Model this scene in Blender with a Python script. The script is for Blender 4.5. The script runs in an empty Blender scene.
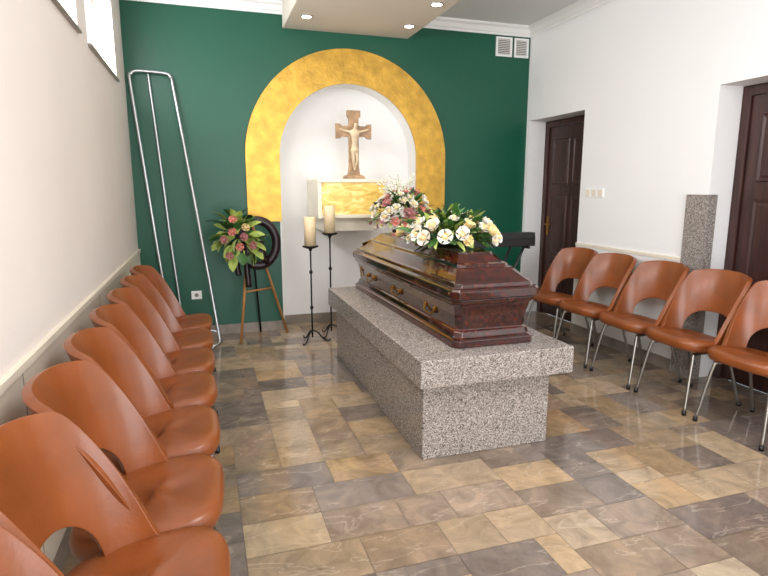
import bpy, bmesh, math, random
from mathutils import Vector, Matrix
random.seed(7)
sc=bpy.context.scene
def lin(c): 
    c=c/255.0
    return c/12.92 if c<=.04045 else ((c+.055)/1.055)**2.4
def C(r,g,b): return (lin(r),lin(g),lin(b),1)
# ------------------------------------------------------------ materials
def newmat(n):
    m=bpy.data.materials.new(n);m.use_nodes=True
    return m,m.node_tree,m.node_tree.nodes["Principled BSDF"]
def simple(n,col,rough=.5,metal=0,var=.0,scale=8,bump=0,bscale=60,coat=0,spec=None,stretch=None):
    m,nt,b=newmat(n)
    b.inputs["Base Color"].default_value=col;b.inputs["Roughness"].default_value=rough;b.inputs["Metallic"].default_value=metal
    if coat: b.inputs["Coat Weight"].default_value=coat;b.inputs["Coat Roughness"].default_value=.08
    if spec is not None: b.inputs["Specular IOR Level"].default_value=spec
    tc=nt.nodes.new("ShaderNodeTexCoord");mp=nt.nodes.new("ShaderNodeMapping")
    nt.links.new(tc.outputs["Object"],mp.inputs["Vector"])
    if stretch: mp.inputs["Scale"].default_value=stretch
    if var:
        no=nt.nodes.new("ShaderNodeTexNoise");no.inputs["Scale"].default_value=scale;no.inputs["Detail"].default_value=5
        nt.links.new(mp.outputs[0],no.inputs["Vector"])
        r=nt.nodes.new("ShaderNodeValToRGB")
        r.color_ramp.elements[0].position=.3;r.color_ramp.elements[1].position=.7
        r.color_ramp.elements[0].color=tuple(c*(1-var) for c in col[:3])+(1,)
        r.color_ramp.elements[1].color=tuple(min(1,c*(1+var)) for c in col[:3])+(1,)
        nt.links.new(no.outputs["Fac"],r.inputs[0]);nt.links.new(r.outputs[0],b.inputs["Base Color"])
    if bump:
        n2=nt.nodes.new("ShaderNodeTexNoise");n2.inputs["Scale"].default_value=bscale;n2.inputs["Detail"].default_value=3
        nt.links.new(mp.outputs[0],n2.inputs["Vector"])
        bp=nt.nodes.new("ShaderNodeBump");bp.inputs["Strength"].default_value=bump;bp.inputs["Distance"].default_value=.01
        nt.links.new(n2.outputs["Fac"],bp.inputs["Height"]);nt.links.new(bp.outputs[0],b.inputs["Normal"])
    return m
def ramp(nt,stops,interp="LINEAR"):
    r=nt.nodes.new("ShaderNodeValToRGB");cr=r.color_ramp;cr.interpolation=interp
    while len(cr.elements)<len(stops): cr.elements.new(.5)
    for e,(p_,c_) in zip(cr.elements,stops): e.position=p_;e.color=c_
    return r
def granite(n):
    m,nt,b=newmat(n)
    tc=nt.nodes.new("ShaderNodeTexCoord")
    v=nt.nodes.new("ShaderNodeTexVoronoi");v.inputs["Scale"].default_value=200
    nt.links.new(tc.outputs["Object"],v.inputs["Vector"])
    sp=nt.nodes.new("ShaderNodeSeparateColor");nt.links.new(v.outputs["Color"],sp.inputs[0])
    r=ramp(nt,[(0,C(78,73,70)),(.12,C(114,106,101)),(.34,C(138,129,122)),(.62,C(158,149,142)),(.86,C(180,172,164))],"CONSTANT")
    nt.links.new(sp.outputs[0],r.inputs[0])
    nt.links.new(r.outputs[0],b.inputs["Base Color"]);b.inputs["Roughness"].default_value=.2
    return m
def wood(n,c1,c2,rough,stretch,scale=3,coat=0,dist=.3):
    m,nt,b=newmat(n)
    tc=nt.nodes.new("ShaderNodeTexCoord");mp=nt.nodes.new("ShaderNodeMapping");mp.inputs["Scale"].default_value=stretch
    nt.links.new(tc.outputs["Object"],mp.inputs["Vector"])
    no=nt.nodes.new("ShaderNodeTexNoise");no.inputs["Scale"].default_value=scale;no.inputs["Detail"].default_value=6;no.inputs["Distortion"].default_value=dist
    nt.links.new(mp.outputs[0],no.inputs["Vector"])
    r=ramp(nt,[(.38,c1),(.68,c2)]);nt.links.new(no.outputs["Fac"],r.inputs[0]);nt.links.new(r.outputs[0],b.inputs["Base Color"])
    b.inputs["Roughness"].default_value=rough
    if coat: b.inputs["Coat Weight"].default_value=coat;b.inputs["Coat Roughness"].default_value=.04
    return m
M={}
M["wallL"]=simple("plaster_cream",C(231,221,213),.65,var=.02,scale=1.5,bump=.05,bscale=40)
M["wallR"]=simple("plaster_white",C(234,232,231),.7,var=.01,scale=1.5,bump=.04,bscale=40)
M["dado"]=simple("dado_cream",C(232,221,202),.4,var=.02)
M["green"]=simple("green_paint",C(2,80,58),.42,var=.05,scale=1.2,bump=.04,bscale=50)
M["white"]=simple("white_paint",C(239,238,236),.5)
M["ceil"]=simple("ceiling_paint",C(220,220,220),.8)
M["soffit"]=simple("soffit_paint",C(220,210,196),.7)
M["gold"]=simple("gold_leaf",C(204,160,66),.38,.5,var=.2,scale=10,bump=.3,bscale=30)
M["granite"]=granite("granite")
M["leather"]=simple("caramel_leather",C(128,67,28),.33,var=.2,scale=5,bump=.06,bscale=90,coat=.06)
M["steel"]=simple("chair_steel",C(150,145,138),.3,.9)
M["alu"]=simple("aluminium",C(190,192,194),.3,.9)
M["coffin"]=wood("mahogany_lacquer",C(14,4,3),C(76,20,10),.12,(24,.6,24),1.6,.6,.25)
M["brass"]=simple("brass",C(150,108,50),.35,1)
M["door"]=wood("door_brown",C(46,24,20),C(70,38,32),.4,(14,14,.8),3)
M["iron"]=simple("wrought_iron",C(30,28,28),.5,.6)
M["wax"]=simple("candle_wax",C(236,212,172),.45)
M["black"]=simple("black_plastic",C(16,16,18),.4)
M["easel"]=simple("easel_wood",C(170,120,66),.5,var=.15,scale=10)
M["ribbon"]=simple("dark_ribbon",C(30,12,18),.4)
M["stone"]=simple("cross_stone",C(164,132,98),.5,var=.4,scale=14,bump=.3,bscale=60)
M["marbleW"]=simple("white_marble",C(238,230,210),.25,var=.05,scale=4)
M["corpus"]=simple("corpus_stone",C(210,188,156),.5,var=.12,scale=20)
M["leaf"]=simple("leaf_green",C(58,100,42),.5,var=.35,scale=9)
M["leaf2"]=simple("leaf_yellowgreen",C(164,182,92),.5,var=.25,scale=9)
M["leafd"]=simple("leaf_dark",C(34,62,34),.5,var=.3,scale=9)
M["rosew"]=simple("petal_white",C(238,233,222),.6,var=.06,scale=12)
M["rosey"]=simple("petal_cream",C(240,216,160),.6,var=.1,scale=12)
M["rosep"]=simple("petal_pink",C(228,150,134),.6,var=.12,scale=12)
M["rosed"]=simple("petal_dusty",C(196,134,132),.6,var=.12,scale=12)
M["basemarble"]=simple("skirting_marble",C(138,126,114),.3,var=.25,scale=9)
M["grout"]=simple("grout",C(96,88,80),.8)
m,nt,b=newmat("backlit_onyx")
tc=nt.nodes.new("ShaderNodeTexCoord");mp=nt.nodes.new("ShaderNodeMapping");mp.inputs["Scale"].default_value=(1,1,2.6);mp.inputs["Rotation"].default_value=(0,.3,0)
nt.links.new(tc.outputs["Object"],mp.inputs["Vector"])
no=nt.nodes.new("ShaderNodeTexNoise");no.inputs["Scale"].default_value=6;no.inputs["Detail"].default_value=8;no.inputs["Distortion"].default_value=1.0
nt.links.new(mp.outputs[0],no.inputs["Vector"])
r=ramp(nt,[(.3,C(200,150,62)),(.5,C(230,196,104)),(.7,C(244,230,168))]);nt.links.new(no.outputs["Fac"],r.inputs[0])
nt.links.new(r.outputs[0],b.inputs["Base Color"]);nt.links.new(r.outputs[0],b.inputs["Emission Color"]);b.inputs["Emission Strength"].default_value=.3;b.inputs["Roughness"].default_value=.3
M["onyx"]=m
m,nt,b=newmat("spot_glow");b.inputs["Emission Color"].default_value=(1,.9,.7,1);b.inputs["Emission Strength"].default_value=20;M["glow"]=m
m,nt,b=newmat("marble_tiles")
at=nt.nodes.new("ShaderNodeAttribute");at.attribute_name="tilecol"
tc=nt.nodes.new("ShaderNodeTexCoord")
ad=nt.nodes.new("ShaderNodeVectorMath");ad.operation="MULTIPLY_ADD"
nt.links.new(at.outputs["Color"],ad.inputs[0]);ad.inputs[1].default_value=(37,53,71);nt.links.new(tc.outputs["Object"],ad.inputs[2])
no=nt.nodes.new("ShaderNodeTexNoise");no.inputs["Scale"].default_value=6;no.inputs["Detail"].default_value=9;no.inputs["Roughness"].default_value=.66;no.inputs["Distortion"].default_value=.9
nt.links.new(ad.outputs[0],no.inputs["Vector"])
r=ramp(nt,[(.28,(.6,.57,.54,1)),(.5,(.95,.93,.91,1)),(.72,(1.36,1.28,1.18,1))]);nt.links.new(no.outputs["Fac"],r.inputs[0])
mx=nt.nodes.new("ShaderNodeMix");mx.data_type="RGBA";mx.blend_type="MULTIPLY";mx.inputs[0].default_value=1
nt.links.new(at.outputs["Color"],mx.inputs[6]);nt.links.new(r.outputs[0],mx.inputs[7])
mpv=nt.nodes.new("ShaderNodeMapping");mpv.inputs["Scale"].default_value=(1,3.2,1);mpv.inputs["Rotation"].default_value=(0,0,.6);nt.links.new(ad.outputs[0],mpv.inputs["Vector"])
n2=nt.nodes.new("ShaderNodeTexNoise");n2.inputs["Scale"].default_value=1.8;n2.inputs["Detail"].default_value=7;n2.inputs["Distortion"].default_value=.6
nt.links.new(mpv.outputs[0],n2.inputs["Vector"])
r2=ramp(nt,[(.485,(0,0,0,1)),(.5,(1,1,1,1)),(.507,(0,0,0,1))]);nt.links.new(n2.outputs["Fac"],r2.inputs[0])
mu=nt.nodes.new("ShaderNodeMath");mu.operation="MULTIPLY";mu.inputs[1].default_value=.25;nt.links.new(r2.outputs[0],mu.inputs[0])
mx2=nt.nodes.new("ShaderNodeMix");mx2.data_type="RGBA";nt.links.new(mu.outputs[0],mx2.inputs[0]);nt.links.new(mx.outputs[2],mx2.inputs[6]);mx2.inputs[7].default_value=C(205,190,170)
nt.links.new(mx2.outputs[2],b.inputs["Base Color"]);b.inputs["Roughness"].default_value=.1
M["tiles"]=m
# ------------------------------------------------------------ mesh builder
class MB:
    def __init__(s): s.v=[];s.f=[];s.m=[];s.s=[];s.mats=[]
    def mi(s,k):
        if k not in s.mats: s.mats.append(k)
        return s.mats.index(k)
    def add(s,vs,fs,mat,smooth=False,T=None):
        o=len(s.v);i=s.mi(mat)
        for v in vs: s.v.append(tuple(T@Vector(v)) if T else tuple(v))
        for f in fs: s.f.append([o+k for k in f]);s.m.append(i);s.s.append(smooth)
    def box(s,a,b,mat,T=None):
        x0,y0,z0=a;x1,y1,z1=b
        vs=[(x0,y0,z0),(x1,y0,z0),(x1,y1,z0),(x0,y1,z0),(x0,y0,z1),(x1,y0,z1),(x1,y1,z1),(x0,y1,z1)]
        s.add(vs,[(0,3,2,1),(4,5,6,7),(0,1,5,4),(1,2,6,5),(2,3,7,6),(3,0,4,7)],mat,False,T)
    def loft(s,rings,mat,smooth=False,cap=True,T=None,closed=True):
        n=len(rings[0]);vs=[p for r in rings for p in r];fs=[]
        for i in range(len(rings)-1):
            for j in range(n if closed else n-1):
                k=(j+1)%n
                fs.append((i*n+j,i*n+k,(i+1)*n+k,(i+1)*n+j))
        if cap:
            fs.append(tuple(range(n-1,-1,-1)));fs.append(tuple((len(rings)-1)*n+j for j in range(n)))
        s.add(vs,fs,mat,smooth,T)
    def lathe(s,prof,mat,c=(0,0,0),seg=20,smooth=True,T=None):
        s.loft([[(c[0]+r*math.cos(2*math.pi*j/seg),c[1]+r*math.sin(2*math.pi*j/seg),c[2]+z) for j in range(seg)] for r,z in prof],mat,smooth,True,T)
    def tube(s,pts,r,mat,seg=10,T=None,closed=False):
        pts=[Vector(p) for p in pts];rings=[];n=len(pts);prev=None
        for i,p in enumerate(pts):
            if closed: d=(pts[(i+1)%n]-pts[i-1])
            else: d=(pts[min(i+1,n-1)]-pts[max(i-1,0)])
            d.normalize()
            if prev is None:
                a=Vector((0,0,1)) if abs(d.z)<.9 else Vector((1,0,0))
                x=d.cross(a).normalized()
            else: x=(prev-d*prev.dot(d)).normalized()
            prev=x;y=d.cross(x)
            rr=r[i] if isinstance(r,(list,tuple)) else r
            rings.append([tuple(p+x*rr*math.cos(2*math.pi*j/seg)+y*rr*math.sin(2*math.pi*j/seg)) for j in range(seg)])
        if closed: rings.append(rings[0])
        s.loft(rings,mat,True,not closed,T)
    def ell(s,c,r,mat,seg=14,rg=8,T=None):
        rings=[]
        for i in range(rg+1):
            a=math.pi*i/rg;rr=max(math.sin(a),.02)
            rings.append([(c[0]+r[0]*rr*math.cos(2*math.pi*j/seg),c[1]+r[1]*rr*math.sin(2*math.pi*j/seg),c[2]-r[2]*math.cos(a)) for j in range(seg)])
        s.loft(rings,mat,True,True,T)
    def prism(s,outline,axis,a,b,mat):
        def P(u,w,t): return (t,u,w) if axis==0 else ((u,t,w) if axis==1 else (u,w,t))
        s.loft([[P(u,w,a) for u,w in outline],[P(u,w,b) for u,w in outline]],mat)
    def obj(s,name,bevel=0,parent=None,sub=0,solid=0,loc=(0,0,0),rot=0):
        me=bpy.data.meshes.new(name);me.from_pydata(s.v,[],s.f)
        for k in s.mats: me.materials.append(M[k])
        for p,i,sm in zip(me.polygons,s.m,s.s): p.material_index=i;p.use_smooth=sm
        bm=bmesh.new();bm.from_mesh(me);bmesh.ops.recalc_face_normals(bm,faces=bm.faces);bm.to_mesh(me);bm.free()
        o=bpy.data.objects.new(name,me);bpy.context.collection.objects.link(o)
        o.location=loc;o.rotation_euler=(0,0,rot)
        if solid: q=o.modifiers.new("sol","SOLIDIFY");q.thickness=solid;q.offset=0
        if bevel: q=o.modifiers.new("bev","BEVEL");q.width=bevel;q.segments=2;q.limit_method="ANGLE";q.angle_limit=math.radians(35)
        if sub: q=o.modifiers.new("sub","SUBSURF");q.levels=sub;q.render_levels=sub
        if parent: o.parent=parent
        return o
def empty(name,loc=(0,0,0),rot=0):
    e=bpy.data.objects.new(name,None);bpy.context.collection.objects.link(e);e.location=loc;e.rotation_euler=(0,0,rot);e.empty_display_size=.1
    return e
def smooth_path(pts,n=8):
    P=[Vector(p) for p in pts];P=[P[0]]+P+[P[-1]];out=[]
    for i in range(1,len(P)-2):
        for k in range(n):
            t=k/n
            out.append(.5*((2*P[i])+(-P[i-1]+P[i+1])*t+(2*P[i-1]-5*P[i]+4*P[i+1]-P[i+2])*t*t+(-P[i-1]+3*P[i]-3*P[i+1]+P[i+2])*t**3))
    out.append(P[-2]);return out
# ------------------------------------------------------------ room
L,R,D,Y0,HC=-.633,3.63,5.87,-2.2,3.28
def floor():
    b=MB();u=.12;nx=int((R+.4-L)/u)+1;ny=int((D+.4-Y0)/u)+1
    occ=[[False]*ny for _ in range(nx)]
    pal=[(162,142,118),(168,149,124),(158,136,108),(144,124,104),(134,118,103),(124,112,104),(114,103,97),(162,144,122),(140,123,108),(154,130,102),(130,115,102),(164,149,129),(118,108,102),(150,131,109)]
    sizes=[(2,2),(3,2),(2,1),(2,3),(3,2),(2,2),(2,2),(3,3),(4,2),(3,2),(2,1),(3,2)]
    cols=[]
    b.add([(L-.01,Y0,-.003),(R+.35,Y0,-.003),(R+.35,D+.3,-.003),(L-.01,D+.3,-.003)],[(0,1,2,3)],"grout")
    cols.append((1,1,1))
    rnd=random.Random(23)
    for j in range(ny):
        for i in range(nx):
            if occ[i][j]: continue
            ss=sizes[:];rnd.shuffle(ss);ss+=[(2,1),(1,2),(1,1)]
            for w,h in ss:
                if i+w<=nx and j+h<=ny and all(not occ[i+a][j+c] for a in range(w) for c in range(h)):
                    break
            for a in range(w):
                for c in range(h): occ[i+a][j+c]=True
            g=.0012
            x0=L+i*u+g;x1=min(L+(i+w)*u-g,R+.35);y0=Y0+j*u+g;y1=min(Y0+(j+h)*u-g,D+.3)
            if x0>=x1 or y0>=y1: continue
            b.add([(x0,y0,0),(x1,y0,0),(x1,y1,0),(x0,y1,0)],[(0,1,2,3)],"tiles")
            c=rnd.choice(pal);k=rnd.uniform(.92,1.06);cols.append(tuple(lin(min(255,q*k)) for q in c))
    o=b.obj("floor")
    me=o.data;ca=me.color_attributes.new("tilecol","FLOAT_COLOR","CORNER")
    for p,c in zip(me.polygons,cols):
        for li in p.loop_indices: ca.data[li].color=(c[0],c[1],c[2],1)
floor()
def arc(cx,cz,r,n=48,a0=math.pi,a1=0): return [(cx+r*math.cos(a0+(a1-a0)*i/n),cz+r*math.sin(a0+(a1-a0)*i/n)) for i in range(n+1)]
cx,cz=1.505,1.815
b=MB();a=arc(cx,cz,.755)
b.box((L-.3,D,0),(cx-.755,D+.3,cz),"green");b.box((cx+.755,D,0),(R+.02,D+.3,cz),"green")
b.box((L-.3,D,cz),(cx-.755,D+.3,HC),"green");b.box((cx+.755,D,cz),(R+.02,D+.3,HC),"green")
for (xa,za),(xb,zb) in zip(a[:-1],a[1:]):
    vs=[(xa,D,za),(xb,D,zb),(xb,D,HC),(xa,D,HC)]+[(xa,D+.3,za),(xb,D+.3,zb),(xb,D+.3,HC),(xa,D+.3,HC)]
    b.add(vs,[(0,1,2,3),(4,7,6,5)],"green")
wb=b.obj("wall_back")
b=MB();a=arc(cx,cz,.745)
ins=[(cx-.745,0)]+a+[(cx+.745,0)];ins2=[(cx-.757,0)]+arc(cx,cz,.757)+[(cx+.757,0)]
ND=.24
b.loft([[(x,D-.002,z) for x,z in ins2],[(x,D-.002,z) for x,z in ins],[(x,D+ND,z) for x,z in ins]],"white",False,False,None,False)
b.add([(x,D+ND,z) for x,z in ins],[tuple(range(len(ins)))],"white")
o=b.obj("trim_niche")
b=MB();ao=arc(cx,cz,1.085);ai=arc(cx,cz,.745);zb_=1.16
ao=[(cx-1.085,zb_)]+ao+[(cx+1.085,zb_)];ai=[(cx-.745,zb_)]+ai+[(cx+.745,zb_)]
rings=[]
for (xo,zo),(xi,zi) in zip(ao,ai): rings.append([(xo,D-.003,zo),(xo,D-.035,zo),(xi,D-.035,zi),(xi,D-.003,zi)])
b.loft(rings,"gold",False,True);b.obj("trim_gold_arch")
b=MB()
segs=[(Y0,2.2,0,HC),(2.2,3.29,2.24,HC),(3.29,4.82,0,HC),(4.82,5.82,2.26,HC),(5.82,D+.3,0,HC)]
for y0,y1,z0,z1 in segs: b.box((R,y0,z0),(R+.34,y1,z1),"wallR")
b.obj("wall_right")
wins=[(4.05,5.3),(2.5,3.76),(.95,2.2),(-.6,.65)];z0w,z1w=2.37,2.98
b=MB();b.box((L-.3,Y0,0),(L,D,z0w),"wallL");b.box((L-.3,Y0,z1w),(L,D,HC),"wallL")
ys=[Y0]+[v for w in sorted(wins) for v in w]+[D]
for i in range(0,len(ys),2): b.box((L-.3,ys[i],z0w),(L,ys[i+1],z1w),"wallL")
b.obj("wall_left")
for i,(y0,y1) in enumerate(wins):
    b=MB();x0,x1=L-.2,L-.14;t=.05
    b.box((x0,y0,z0w),(x1,y1,z0w+t),"white");b.box((x0,y0,z1w-t),(x1,y1,z1w),"white")
    b.box((x0,y0,z0w+t),(x1,y0+t,z1w-t),"white");b.box((x0,y1-t,z0w+t),(x1,y1,z1w-t),"white")
    b.box((x0,(y0+y1)/2-.03,z0w+t),(x1,(y0+y1)/2+.03,z1w-t),"white")
    b.box((L-.14,y0,z0w),(L+.02,y1,z0w+.018),"basemarble")
    b.obj("window_%d"%(i+1),.003)
b=MB()
b.box((L-.3,Y0-.3,0),(-.1,Y0,HC),"wallR");b.box((3.1,Y0-.3,0),(R+.34,Y0,HC),"wallR");b.box((-.1,Y0-.3,2.5),(3.1,Y0,HC),"wallR")
b.obj("wall_front")
b=MB()
for x in (-.1,.9,1.46,2.04,3.04): b.box((x,Y0-.18,0),(x+.06,Y0-.1,2.5),"white")
for z in (0,2.44): b.box((-.04,Y0-.175,z),(3.04,Y0-.105,z+.06),"white")
b.obj("window_5",.003)  # unseen glazed opening behind the camera, added to let light in
b=MB();b.box((L-.3,Y0-.3,HC),(R+.34,D+.3,HC+.1),"ceil");b.obj("ceiling")
b=MB();b.box((.83,2.6,3.05),(2.15,D,HC),"soffit");b.obj("trim_soffit",.01)
def crown(name,pts,inner):
    b=MB();prof=[(0,0),(.012,0),(.016,.02),(.03,.03),(.05,.07),(.075,.085),(.08,.105),(0,.105)]
    z0=HC-.105
    rings=[]
    for (x,y),(dx,dy) in zip(pts,inner): rings.append([(x+dx*o_,y+dy*o_,z0+h) for o_,h in prof])
    b.loft(rings,"white",False,True);b.obj(name)
crown("trim_1",[(L,D),(.83,D)],[(0,-1),(0,-1)])
crown("trim_2",[(2.15,D),(R,D),(R,Y0)],[(0,-1),(-1,-1),(-1,0)])
crown("trim_3",[(L,Y0),(L,D)],[(1,0),(1,0)])
b=MB();b.box((L,D-.018,0),(cx-.745,D,.1),"basemarble");b.box((cx+.745,D-.018,0),(R,D,.1),"basemarble");b.box((cx-.745,D+ND-.018,0),(cx+.745,D+ND,.1),"basemarble");b.obj("baseboard_back",.002)
b=MB();b.box((L,Y0,0),(L+.015,D-.018,.1),"basemarble");b.obj("baseboard_left",.002)
b=MB();b.box((R-.015,3.5,0),(R,4.82,.1),"basemarble");b.box((R-.015,Y0,0),(R,2.2,.1),"basemarble");b.obj("baseboard_right",.002)
b=MB();b.box((L,Y0,.1),(L+.012,D-.001,.9),"dado");b.box((L,Y0,.885),(L+.022,D-.001,.915),"dado")
for y in (.6,2.1,3.6,5.1): b.box((L+.012,y,.1),(L+.0135,y+.006,.885),"basemarble")
b.obj("trim_dado_left",.003)
b=MB();b.box((R-.012,3.47,.1),(R,4.82,.93),"wallR");b.box((R-.02,3.47,.92),(R,4.82,.95),"dado")
b.box((R-.012,Y0,.1),(R,2.2,.93),"wallR");b.box((R-.02,Y0,.92),(R,2.2,.95),"dado");b.obj("trim_dado_right",.003)
b=MB();b.prism([(R-.03,3.265),(R+.06,3.265),(R+.06,3.289),(R-.001,3.289),(R-.001,3.47),(R-.03,3.47)],2,0,1.45,"granite");b.obj("trim_granite_pier",.003)
def door(name,y0,y1,zt,X,handle_y):
    e=MB();f=.07;y0+=.004;y1-=.004;zt-=.004
    e.box((X-.02,y0,0),(X+.08,y0+f,zt),"door");e.box((X-.02,y1-f,0),(X+.08,y1,zt),"door");e.box((X-.02,y0+f,zt-f),(X+.08,y1-f,zt),"door")
    a0,a1=y0+f+.004,y1-f-.004
    e.box((X,a0,.01),(X+.045,a1,zt-f-.004),"door")
    w=a1-a0
    for (z0,z1) in ((.14,.62),(.74,1.42),(1.54,zt-f-.14)):
        for (p0,p1) in ((.1,.46),(.54,.9)):
            ya,yb=a0+w*p0,a0+w*p1
            rr=[]
            for ins_,dx in ((0,0),(.012,-.014),(.03,-.004),(.05,-.012)):
                rr.append([(X+dx-.001,ya+ins_,z0+ins_),(X+dx-.001,yb-ins_,z0+ins_),(X+dx-.001,yb-ins_,z1-ins_),(X+dx-.001,ya+ins_,z1-ins_)])
            e.loft(rr,"door")
    e.box((X-.008,handle_y-.02,.95),(X,handle_y+.02,1.17),"brass")
    s=1 if handle_y<(y0+y1)/2 else -1
    e.tube([(X,handle_y,1.08),(X-.045,handle_y,1.08),(X-.05,handle_y+s*.02,1.08),(X-.05,handle_y+s*.12,1.08)],.009,"brass")
    e.obj(name,.002)
door("door_1",4.82,5.82,2.26,R+.24,5.7)
door("door_2",2.2,3.29,2.24,R+.24,2.34)
def vent(name,x0,x1,z0,z1):
    b=MB();y=D;t=.02
    b.box((x0,y-.02,z0),(x1,y-.004,z0+t),"white");b.box((x0,y-.02,z1-t),(x1,y-.004,z1),"white");b.box((x0,y-.02,z0+t),(x0+t,y-.004,z1-t),"white");b.box((x1-t,y-.02,z0+t),(x1,y-.004,z1-t),"white")
    n=9
    for i in range(n):
        z=z0+t+(z1-z0-2*t)*(i+.5)/n
        T=Matrix.Translation((0,y-.012,z))@Matrix.Rotation(math.radians(35),4,'X')
        b.box((x0+t,-.009,-.0015),(x1-t,.009,.0015),"white",T)
    b.box((x0,y-.004,z0),(x1,y,z1),"basemarble")
    b.obj(name)
vent("ventilation_grille",3.19,3.39,2.95,3.155);vent("ventilation_grille.001",3.42,3.6,2.95,3.155)
b=MB()
for i in range(3):
    y=4.46+i*.09
    b.box((R-.009,y,1.41),(R,y+.085,1.495),"white");b.box((R-.014,y+.012,1.422),(R-.009,y+.073,1.483),"dado")
b.obj("light_switch",.002)
b=MB()
b.box((-.17,D-.01,.385),(-.07,D,.47),"white");b.lathe([(.02,0),(.02,.003)],"basemarble",T=Matrix.Translation((-.12,D-.0135,.428))@Matrix.Rotation(math.radians(90),4,'X')@Matrix.Translation((0,0,-.002)))
b.obj("wall_socket",.002)
k=0
for y in (5.4,4.72,4.04,3.3):
    for x in (.99,1.99):
        b=MB();T=Matrix.Translation((x,y,3.05))
        b.lathe([(.056,-.001),(.058,-.008),(.05,-.012),(.045,-.006),(.045,-.002)],"alu",T=T)
        b.lathe([(.042,-.009),(.042,-.006)],"glow",T=T)
        b.obj("ceiling_spotlight" if k==0 else "ceiling_spotlight.%03d"%k)
        ld=bpy.data.lights.new("spot_lamp","SPOT");ld.energy=24;ld.color=(1,.9,.76);ld.spot_size=math.radians(75);ld.spot_blend=.6;ld.shadow_soft_size=.04
        lo=bpy.data.objects.new("spot_lamp",ld);bpy.context.collection.objects.link(lo);lo.location=(x,y,3.03)
        k+=1
# ------------------------------------------------------------ catafalque
b=MB();b.box((1.03,2.58,.455),(1.97,4.87,.61),"granite");b.box((1.085,2.68,0),(1.885,4.78,.455),"granite");b.obj("granite_catafalque",.006)
# ------------------------------------------------------------ coffin
def coffin():
    E=empty("coffin",(1.55,3.77,.611))
    b=MB();hy=1.04
    def ring(ix,iy,z,c=.035):
        wn,wf=.262,.29
        y0,y1=-hy+iy,hy-iy
        def w(y): return wn+(wf-wn)*(y+hy)/(2*hy)-ix
        c=max(c,.001)
        return [(-w(y0)+c,y0,z),(w(y0)-c,y0,z),(w(y0),y0+c,z),(w(y1),y1-c,z),(w(y1)-c,y1,z),(-w(y1)+c,y1,z),(-w(y1),y1-c,z),(-w(y0),y0+c,z)]
    body=[(.0,.0,0),(.0,.0,.04),(.012,.012,.05),(.02,.02,.055),(.028,.028,.085),(.04,.04,.095),(.032,.032,.18),(.018,.018,.235),(.012,.012,.245),(.004,.004,.25),(.0,.0,.275)]
    b.loft([ring(*q) for q in body],"coffin")
    b.obj("coffin_body",.004,E)
    b=MB()
    lid=[(-.012,-.012,.278),(-.016,-.016,.285),(-.016,-.016,.325),(-.006,-.006,.335),(.01,.01,.34),(.016,.016,.362),(.03,.034,.372),(.085,.13,.43),(.095,.15,.434),(.1,.16,.45),(.115,.185,.456),(.15,.25,.5),(.155,.255,.51)]
    b.loft([ring(*q) for q in lid],"coffin")
    b.obj("lid",.004,E)
    b=MB()
    for sx in (-1,1):
        for y in (-.62,.0,.62):
            xx=sx*(.25+.04*(y+1.02)/2.04-.03)
            for dy in (-.075,.075):
                T=Matrix.Translation((xx,y+dy,.165))
                b.ell((0,0,0),(.010,.018,.024),"brass",T=T)
                b.ell((sx*.012,0,0),(.010,.010,.010),"brass",T=T)
            pts=smooth_path([(xx+sx*.012,y-.075,.165),(xx+sx*.02,y-.065,.135),(xx+sx*.022,y,.122),(xx+sx*.02,y+.065,.135),(xx+sx*.012,y+.075,.165)],6)
            b.tube(pts,.006,"brass")
    for sx in (-1,1):
        x=sx*(.285-.024)
        b.box((min(x,x+sx*.008),.885,.12),(max(x,x+sx*.008),.9,.21),"brass");b.box((min(x,x+sx*.008),.865,.17),(max(x,x+sx*.008),.92,.183),"brass")
    for sx in (-1,1):
        for (y,s) in ((-1,-.5),(1,.5)):
            b.ell((sx*(.270 if y<0 else .299),y*.99,.31),(.012,.012,.012),"brass")
        b.tube([(sx*.17,.82,.452),(sx*.24,.93,.405)],.008,"brass")
    b.obj("fittings",0,E)
coffin()
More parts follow.
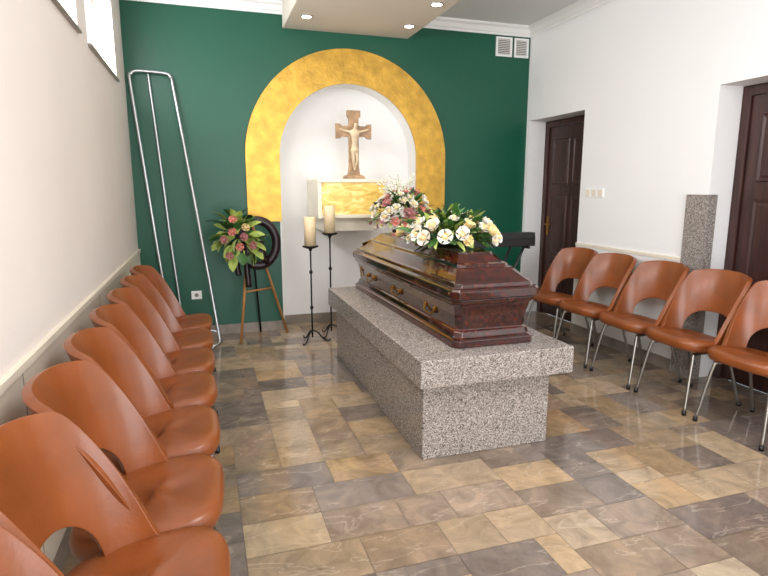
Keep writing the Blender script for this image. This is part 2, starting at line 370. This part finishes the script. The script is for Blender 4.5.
# ------------------------------------------------------------ chairs
def chair_meshes():
    parts=[]
    b=MB();rings=[]
    def outl(sc_,z,n=40):
        o=[]
        for i in range(n):
            a=2*math.pi*i/n;ca,sa=math.cos(a),math.sin(a)
            e=2/3.6
            x=.25*math.copysign(abs(ca)**e,ca);y=.235*math.copysign(abs(sa)**e,sa)
            if y>0: x*=1-.12*(y/.235)**2
            o.append((x*sc_,y*sc_-.015,z + .012*(abs(x)/.245)**2*(1 if z>.44 else 0)-.10*(y)))
        return o
    for s_,z in ((.3,.405),(.86,.405),(.95,.412),(.99,.43),(1,.445),(.985,.462),(.94,.474),(.8,.478),(.55,.474),(.25,.47),(.05,.469)): rings.append(outl(s_,z))
    b.loft(rings,"leather",True);parts.append(("seat",b,0,0,0))
    b=MB();NT,NS=48,8;vs=[];fs=[]
    hole=.58
    for i in range(NT+1):
        t=-1+2*i/NT;at=abs(t)
        if at<.56: kt=1-.06*(at/.56)**2
        else:
            q=(at-.56)/.44
            kt=.94*(1-q**1.45)
        kt=max(kt,.07)
        kb=.40*(max(0,1-(at/hole)**2.6))**.5 if at<hole else 0
        kb-=.03 if at>=hole else 0
        for j in range(NS+1):
            k=kb+(kt-kb)*j/NS
            a=t*math.radians(95)
            kk=max(k,0)
            sx=math.copysign(abs(math.sin(a))**.85,t);cy=math.copysign(abs(math.cos(a))**.95,math.cos(a))
            x=(.226+.058*kk)*sx
            y=-.035+.215*cy+.035*kk+.08*kk*kk
            z=.44-.012*cy+.495*k
            vs.append((x,y,z))
    for i in range(NT):
        for j in range(NS):
            o=i*(NS+1)+j
            fs.append((o,o+NS+1,o+NS+2,o+1))
    b.add(vs,fs,"leather",True);parts.append(("backrest",b,0,1,.03))
    b=MB()
    for sx in (-1,1):
        b.tube(smooth_path([(sx*.225,-.235,.008),(sx*.19,-.17,.36),(sx*.175,-.13,.398),(sx*.17,.0,.402),(sx*.17,.1,.40),(sx*.18,.15,.36),(sx*.205,.26,.008)],6),.011,"steel")
        for y in (-.235,.26): b.lathe([(.014,0),(.014,.03)],"black",((sx*.224 if y<0 else sx*.204),y,0.001))
    b.tube([(-.17,-.1,.402),(.17,-.1,.402)],.01,"steel");b.tube([(-.17,.08,.40),(.17,.08,.40)],.01,"steel")
    parts.append(("legs",b,0,0,0))
    return parts
cps=None
def place_chair(x,y,rot,idx):
    global cps
    nm="leather_shell_chair" if idx==0 else "leather_shell_chair.%03d"%idx
    E=empty(nm,(x,y,0),rot)
    if cps is None:
        cps=[]
        for (n,b,bev,sub,sol) in chair_meshes(): cps.append(b.obj(n,bev,E,sub,sol))
        for o in cps:
            if any(md.type=="SOLIDIFY" for md in o.modifiers):
                q=o.modifiers.new("b","BEVEL");q.width=.011;q.segments=3;q.limit_method="ANGLE";q.angle_limit=math.radians(50)
                o.modifiers.move(len(o.modifiers)-1,1)
    else:
        for o in cps:
            c=o.copy();bpy.context.collection.objects.link(c);c.parent=E
idx=0
rn=random.Random(3)
for y in (4.42,3.91,3.40,2.90,2.39,1.88,1.40,.91):
    place_chair(-.235,y,math.radians(90+rn.uniform(-3,3)),idx);idx+=1
for y,r_ in ((4.5,-86),(4.0,-88),(3.46,-92),(2.95,-91),(2.42,-88),(1.89,-90)):
    place_chair(3.225,y,math.radians(r_),idx);idx+=1
# ------------------------------------------------------------ altar box + cross
b=MB();yf,yb=5.5,D+ND
b.box((1.12,yf+.02,1.235),(1.79,yb,1.555),"onyx");b.box((1.08,yf,1.555),(1.81,yb,1.59),"marbleW");b.box((1.08,yf,1.20),(1.81,yb,1.235),"marbleW");b.box((1.08,yf+.01,1.235),(1.12,yb,1.555),"marbleW")
b.box((1.16,yf+.12,1.06),(1.72,yb,1.20),"marbleW")
b.obj("onyx_altar",.003)
E=empty("stone_crucifix",(1.49,5.66,1.591))
b=MB()
b.loft([[(-.11,-.06,0),(.11,-.06,0),(.11,.06,0),(-.11,.06,0)],[(-.1,-.055,.03),(.1,-.055,.03),(.1,.055,.03),(-.1,.055,.03)],[(-.06,-.035,.045),(.06,-.035,.045),(.06,.035,.045),(-.06,.035,.045)]],"stone")
prof=[(-.065,.04),(.065,.04),(.052,.12),(.05,.42),(.12,.425),(.14,.405),(.185,.40),(.185,.55),(.14,.545),(.12,.525),(.05,.53),(.05,.6),(.07,.62),(.07,.68),(-.07,.68),(-.07,.62),(-.05,.6),(-.05,.53),(-.12,.525),(-.14,.545),(-.185,.55),(-.185,.40),(-.14,.405),(-.12,.425),(-.05,.42),(-.052,.12)]
b.prism(prof,1,-.02,.02,"stone");b.obj("cross",.004,E)
P=[(0,-.035,.3),(0,-.042,.36),(0,-.045,.42),(0,-.042,.47),(.005,-.05,.495),(.01,-.055,.53),(.01,-.055,.555),
   (.045,-.04,.465),(.1,-.035,.475),(.155,-.03,.495),(-.045,-.04,.465),(-.1,-.035,.475),(-.155,-.03,.495),
   (.02,-.04,.27),(.022,-.065,.19),(.005,-.035,.11),(.003,-.05,.085),(-.02,-.04,.27),(-.018,-.065,.19),(-.005,-.035,.11),(-.003,-.052,.085)]
Ed=[(0,1),(1,2),(2,3),(3,4),(4,5),(5,6),(3,7),(7,8),(8,9),(3,10),(10,11),(11,12),(0,13),(13,14),(14,15),(15,16),(0,17),(17,18),(18,19),(19,20)]
Rd=[.034,.03,.039,.032,.015,.027,.022,.02,.015,.011,.02,.015,.011,.026,.02,.014,.011,.026,.02,.014,.011]
me=bpy.data.meshes.new("corpus");me.from_pydata(P,Ed,[]);me.materials.append(M["corpus"])
o=bpy.data.objects.new("corpus",me);bpy.context.collection.objects.link(o);o.parent=E
q=o.modifiers.new("skin","SKIN");q.use_smooth_shade=True
for i,rr in enumerate(Rd): me.skin_vertices[0].data[i].radius=(rr,rr*.8)
me.skin_vertices[0].data[0].use_root=True
o.modifiers.new("ss","SUBSURF").levels=2
b=MB();b.ell((0,-.042,.285),(.046,.034,.038),"corpus");b.obj("loincloth",0,E)
# ------------------------------------------------------------ candle stands
def candle(x,y,h,ch,idx):
    b=MB()
    b.tube([(0,0,.05),(0,0,h-.02)],.008,"iron")
    b.lathe([(.012,h-.05),(.02,h-.03),(.055,h-.02),(.075,h-.012),(.078,h),(.072,h),(.05,h-.006)],"iron")
    for z in (.35,.7): b.lathe([(.008,z-.02),(.017,z-.008),(.017,z+.008),(.008,z+.02)],"iron")
    for i in range(3):
        a=math.radians(90+120*i+20);c,s=math.cos(a),math.sin(a)
        b.tube(smooth_path([(0,0,.12),(c*.05,s*.05,.1),(c*.11,s*.11,.03),(c*.16,s*.16,.012),(c*.175,s*.175,.03)],5),.007,"iron")
    sfx="" if idx==0 else ".%03d"%idx
    b.obj("candle_stand"+sfx,0,loc=(x,y,0))
    b=MB();r=.056
    b.lathe([(r,0),(r,ch-.006),(r-.006,ch),(r-.015,ch-.003),(.01,ch-.012)],"wax",seg=28)
    b.tube([(0,0,ch-.014),(.002,0,ch+.012)],.002,"black",6)
    b.obj("pillar_candle"+sfx,0,loc=(x,y,h+.001))
candle(.95,5.27,.955,.275,0);candle(1.18,5.45,1.06,.27,1)
# ------------------------------------------------------------ metal frame
b=MB()
b.tube(smooth_path([(-.36,5.78,.02),(-.44,5.79,.8),(-.52,5.81,1.7),(-.585,5.82,2.45),(-.575,5.82,2.53),(-.53,5.82,2.56),(-.4,5.82,2.56),(-.27,5.82,2.55),(-.235,5.82,2.52),(-.215,5.82,2.42),(-.1,5.72,1.5),(.0,5.6,.7),(.07,5.5,.1),(.075,5.47,.02)],6),.015,"alu")
b.tube(smooth_path([(-.43,5.84,2.545),(-.42,5.84,2.4),(-.36,5.83,1.5),(-.33,5.82,1.0),(-.28,5.8,.35),(-.27,5.8,.02)],5),.012,"alu")
b.tube([(-.36,5.78,.03),(-.27,5.8,.03)],.011,"alu");b.tube([(-.27,5.8,.12),(.06,5.51,.12)],.011,"alu");b.tube([(.0,5.3,.015),(.075,5.47,.015),(.1,5.56,.015)],.014,"alu")
b.obj("metal_folding_frame")
# ------------------------------------------------------------ flowers
def rose(b,c,d,R_,mat,seed):
    rn=random.Random(seed);d=Vector(d).normalized();q=d.to_track_quat('Z','Y').to_matrix().to_4x4()
    T=Matrix.Translation(c)@q@Matrix.Rotation(rn.uniform(0,6),4,'Z')@Matrix.Scale(R_,4)
    inner="rosey" if mat=="rosew" else mat
    b.lathe([(.02,-.5),(.3,-.35),(.36,0),(.25,.35),(.03,.42)],inner,seg=8,T=T)
    for li,(n,rad,h,w,curl) in enumerate(((3,.42,.55,.75,.0),(4,.66,.5,.7,.12),(5,.92,.32,.62,.3))):
        for i in range(n):
            a0=2*math.pi*i/n+rad*3;vs=[];fs=[];NU,NV=4,4
            for v in range(NV+1):
                for u in range(NU+1):
                    uu=-1+2*u/NU;vv=v/NV
                    r=rad*math.sin(min(1,.25+vv)*math.pi/2)+curl*max(0,vv-.6)*1.4
                    hh=-.45+(h+.45)*vv-.16*uu*uu*vv-curl*max(0,vv-.7)
                    aa=a0+uu*w*(.5+.5*vv)
                    vs.append((r*math.cos(aa)*(.35+.65*min(1,vv*1.8)),r*math.sin(aa)*(.35+.65*min(1,vv*1.8)),hh))
            for v in range(NV):
                for u in range(NU):
                    o=v*(NU+1)+u;fs.append((o,o+1,o+NU+2,o+NU+1))
            b.add(vs,fs,inner if li==0 else mat,True,T)
def leaf(b,c,d,L_,W,mat,rn):
    d=Vector(d).normalized();q=d.to_track_quat('X','Z').to_matrix().to_4x4()
    T=Matrix.Translation(c)@q@Matrix.Rotation(rn.uniform(-.8,.8),4,'X');vs=[];fs=[];N=5;dr=rn.uniform(.1,.5)
    for i in range(N+1):
        t=i/N;w=W*math.sin(math.pi*(t*.93+.04))**.8
        z=-dr*L_*t*t
        vs+=[(L_*t,-w,z+w*.3),(L_*t,0,z),(L_*t,w,z+w*.3)]
    for i in range(N):
        for j in range(2):
            o=i*3+j;fs.append((o,o+1,o+4,o+3))
    b.add(vs,fs,mat,True,T)
def bouquet(b,c,rad,nros,rr,mats,nleaf,lmats,seed,span=1.0,ll=.13,lw=.025,minz=-.15,lk=(.45,.8)):
    rn=random.Random(seed);c=Vector(c);N=nros
    for i in range(N):
        ph=math.acos(1-(i+.5)/N*span);th=i*2.39996+rn.uniform(-.3,.3)
        d=Vector((math.sin(ph)*math.cos(th),math.sin(ph)*math.sin(th),math.cos(ph)))
        k=rn.uniform(.88,1.08)
        p=c+Vector((d.x*rad[0],d.y*rad[1],d.z*rad[2]))*k
        rose(b,p,d+Vector((0,0,.2)),rr*rn.uniform(.65,1.2),rn.choice(mats),seed*100+i)
    for i in range(nleaf):
        ph=rn.uniform(.1,1.85);th=rn.uniform(0,6.283)
        d=Vector((math.sin(ph)*math.cos(th),math.sin(ph)*math.sin(th),max(minz,math.cos(ph))))
        p=c+Vector((d.x*rad[0],d.y*rad[1],d.z*rad[2]))*rn.uniform(*lk)
        leaf(b,p,d+Vector((rn.uniform(-.5,.5),rn.uniform(-.5,.5),rn.uniform(-.2,.4))),ll*rn.uniform(.6,1.3),lw*rn.uniform(.7,1.3),rn.choice(lmats),rn)
b=MB();b.lathe([(.10,1.123),(.13,1.13),(.13,1.16),(.1,1.17)],"leafd",(1.56,3.45,0))
bouquet(b,(1.56,3.45,1.17),(.30,.40,.15),54,.045,["rosew","rosew","rosew","rosey"],290,["leaf","leaf","leafd","leaf2"],5,1.0,.11,.022,0,(.5,.85))
b.obj("coffin_flower_spray")
b=MB();px,py=1.83,5.12
b.lathe([(.1,0),(.1,.015),(.015,.03),(.015,.85),(.06,.88),(.09,1.0),(.1,1.1),(.09,1.1)],"iron",(px,py,0))
bouquet(b,(px,py,1.21),(.30,.2,.27),60,.044,["rosew","rosew","rosep","rosep","rosed"],150,["leaf","leafd","leaf2"],9,1.3,.11,.018)
rn=random.Random(4)
for i in range(24):
    d=Vector((rn.uniform(-.9,.5),rn.uniform(-.3,.3),1)).normalized();p0=Vector((px-.02,py,1.3))
    p1=p0+d*rn.uniform(.2,.36);b.tube([p0,(p0+p1)/2+Vector((.01,0,0)),p1],.002,"leaf2",5)
    for k in range(7): b.ell(p0.lerp(p1,.5+.08*k)+Vector((rn.uniform(-.02,.02),0,rn.uniform(-.01,.01))),(.011,.011,.011),"rosew",6,4)
b.obj("flower_bouquet_on_stand")
# ------------------------------------------------------------ wreath + easel
b=MB();top=Vector((.42,5.62,1.22))
b.tube([top,(.27,5.38,.012)],.014,"easel",8);b.tube([top,(.76,5.66,.012)],.014,"easel",8);b.tube([top+Vector((0,.02,0)),(.5,5.8,.012)],.01,"iron",8);b.tube([(.335,5.49,.5),(.62,5.645,.5)],.011,"easel",8)
b.obj("wooden_easel")
b=MB();wc=Vector((.42,5.5,1.0))
ringp=[wc+Vector((.06+.18*math.cos(a),.03,-.03+.22*math.sin(a))) for a in [2*math.pi*i/28 for i in range(28)]]
b.tube(ringp,.045,"ribbon",10,closed=True)
rn=random.Random(21)
fc=Vector((.29,5.42,1.05))
for i in range(80):
    a=rn.uniform(0,6.28);r=rn.uniform(.02,.17)
    p=fc+Vector((r*math.cos(a),rn.uniform(-.03,.04),r*math.sin(a)*1.15))
    leaf(b,p,(math.cos(a)*1,-.35+rn.uniform(-.3,.2),math.sin(a)),rn.uniform(.11,.17),rn.uniform(.035,.055),rn.choice(["leaf2","leaf","leaf2","leaf2","leafd","leaf"]),rn)
for i in range(8):
    a=i*2.4;r=.05+.02*i
    rose(b,fc+Vector((r*math.cos(a),-.08,r*math.sin(a))),(math.cos(a)*.4,-1,math.sin(a)*.4+.2),.036,rn.choice(["rosed","rosey","rosep","rosed"]),i)
for x0,x1,zb in ((.3,.27,.68),(.36,.36,.56),(.5,.56,.80)):
    pts=[(x0,5.43,1.0),(x0+.01,5.40,.9),(x1,5.42,.78),(x1+.01,5.4,zb)]
    sp=smooth_path(pts,5)
    b.loft([[(p.x-.028,p.y,p.z),(p.x,p.y-.008,p.z),(p.x+.028,p.y,p.z),(p.x,p.y+.004,p.z)] for p in sp],"ribbon",True)
for s in (-1,1):
    b.ell((.44+s*.05,5.41,.9),(.05,.02,.028),"ribbon")
b.obj("funeral_wreath")
# ------------------------------------------------------------ keyboard
b=MB()
kx0,kx1,ky0,ky1=2.2,2.8,4.3,4.63
b.box((kx0,ky0,.99),(kx1,ky1,1.06),"black")
b.loft([[(kx0,ky0,1.06),(kx1,ky0,1.06),(kx1,ky0+.16,1.06),(kx0,ky0+.16,1.06)],[(kx0,ky0+.01,1.11),(kx1,ky0+.01,1.11),(kx1,ky0+.1,1.11),(kx0,ky0+.1,1.11)]],"black")
b.box((kx0+.05,ky0+.17,1.06),(kx1-.05,ky1-.02,1.07),"white")
for i in range(20): 
    if i%7 not in (2,6): b.box((kx0+.06+i*.024,ky0+.17,1.07),(kx0+.073+i*.024,ky0+.25,1.078),"black")
for y in (ky0+.06,ky1-.06):
    b.tube([(kx0+.06,y,.975),(kx1-.1,y,.02)],.014,"black",8);b.tube([(kx1-.06,y+.03,.975),(kx0+.1,y+.03,.02)],.014,"black",8)
for x in (kx0+.06,kx1-.06): b.tube([(x,ky0,.978),(x,ky1,.978)],.013,"black",8)
for x in (kx0+.1,kx1-.1): b.tube([(x,ky0-.03,.016),(x,ky1+.03,.016)],.014,"black",8)
b.obj("electronic_keyboard",.003)
# ------------------------------------------------------------ lights
def area(n,loc,rot,sx,sy,e,col=(1,1,1)):
    l=bpy.data.lights.new(n,"AREA");l.shape="RECTANGLE";l.size=sx;l.size_y=sy;l.energy=e;l.color=col
    o=bpy.data.objects.new(n,l);bpy.context.collection.objects.link(o);o.location=loc;o.rotation_euler=rot
area("rear_daylight_fill",(1.5,Y0+.03,1.35),(math.radians(90),0,0),3.1,2.3,140,(.96,.98,1))  # added area light, soft daylight fill from the unseen rear opening
for i,(y0,y1) in enumerate(wins):
    area("daylight_window",(L-.13,(y0+y1)/2,(z0w+z1w)/2),(0,math.radians(-90),0),.5,1.15,29,(.94,.97,1))
area("ceiling_fill",(1.4,.9,HC-.06),(0,0,0),1.2,1.2,60,(.98,.98,1))  # added overhead fill, out of the camera's view
b=MB();b.box((.78,.28,HC-.055),(2.02,1.52,HC),"white");b.obj("added_fill_panel",.01)  # white housing added above the fill light, also unseen
w=bpy.data.worlds.new("World");sc.world=w;w.use_nodes=True
w.node_tree.nodes["Background"].inputs[0].default_value=(.85,.93,1,1);w.node_tree.nodes["Background"].inputs[1].default_value=1.9
# ------------------------------------------------------------ camera
cd=bpy.data.cameras.new("camera");cd.sensor_width=36;cd.lens=555/768*36;cd.clip_start=.05
co=bpy.data.objects.new("camera",cd);bpy.context.collection.objects.link(co)
co.location=(0,0,1.5);co.rotation_euler=(math.radians(90)-.1783,0,-.3106)
sc.camera=co
sc.view_settings.view_transform="Standard"
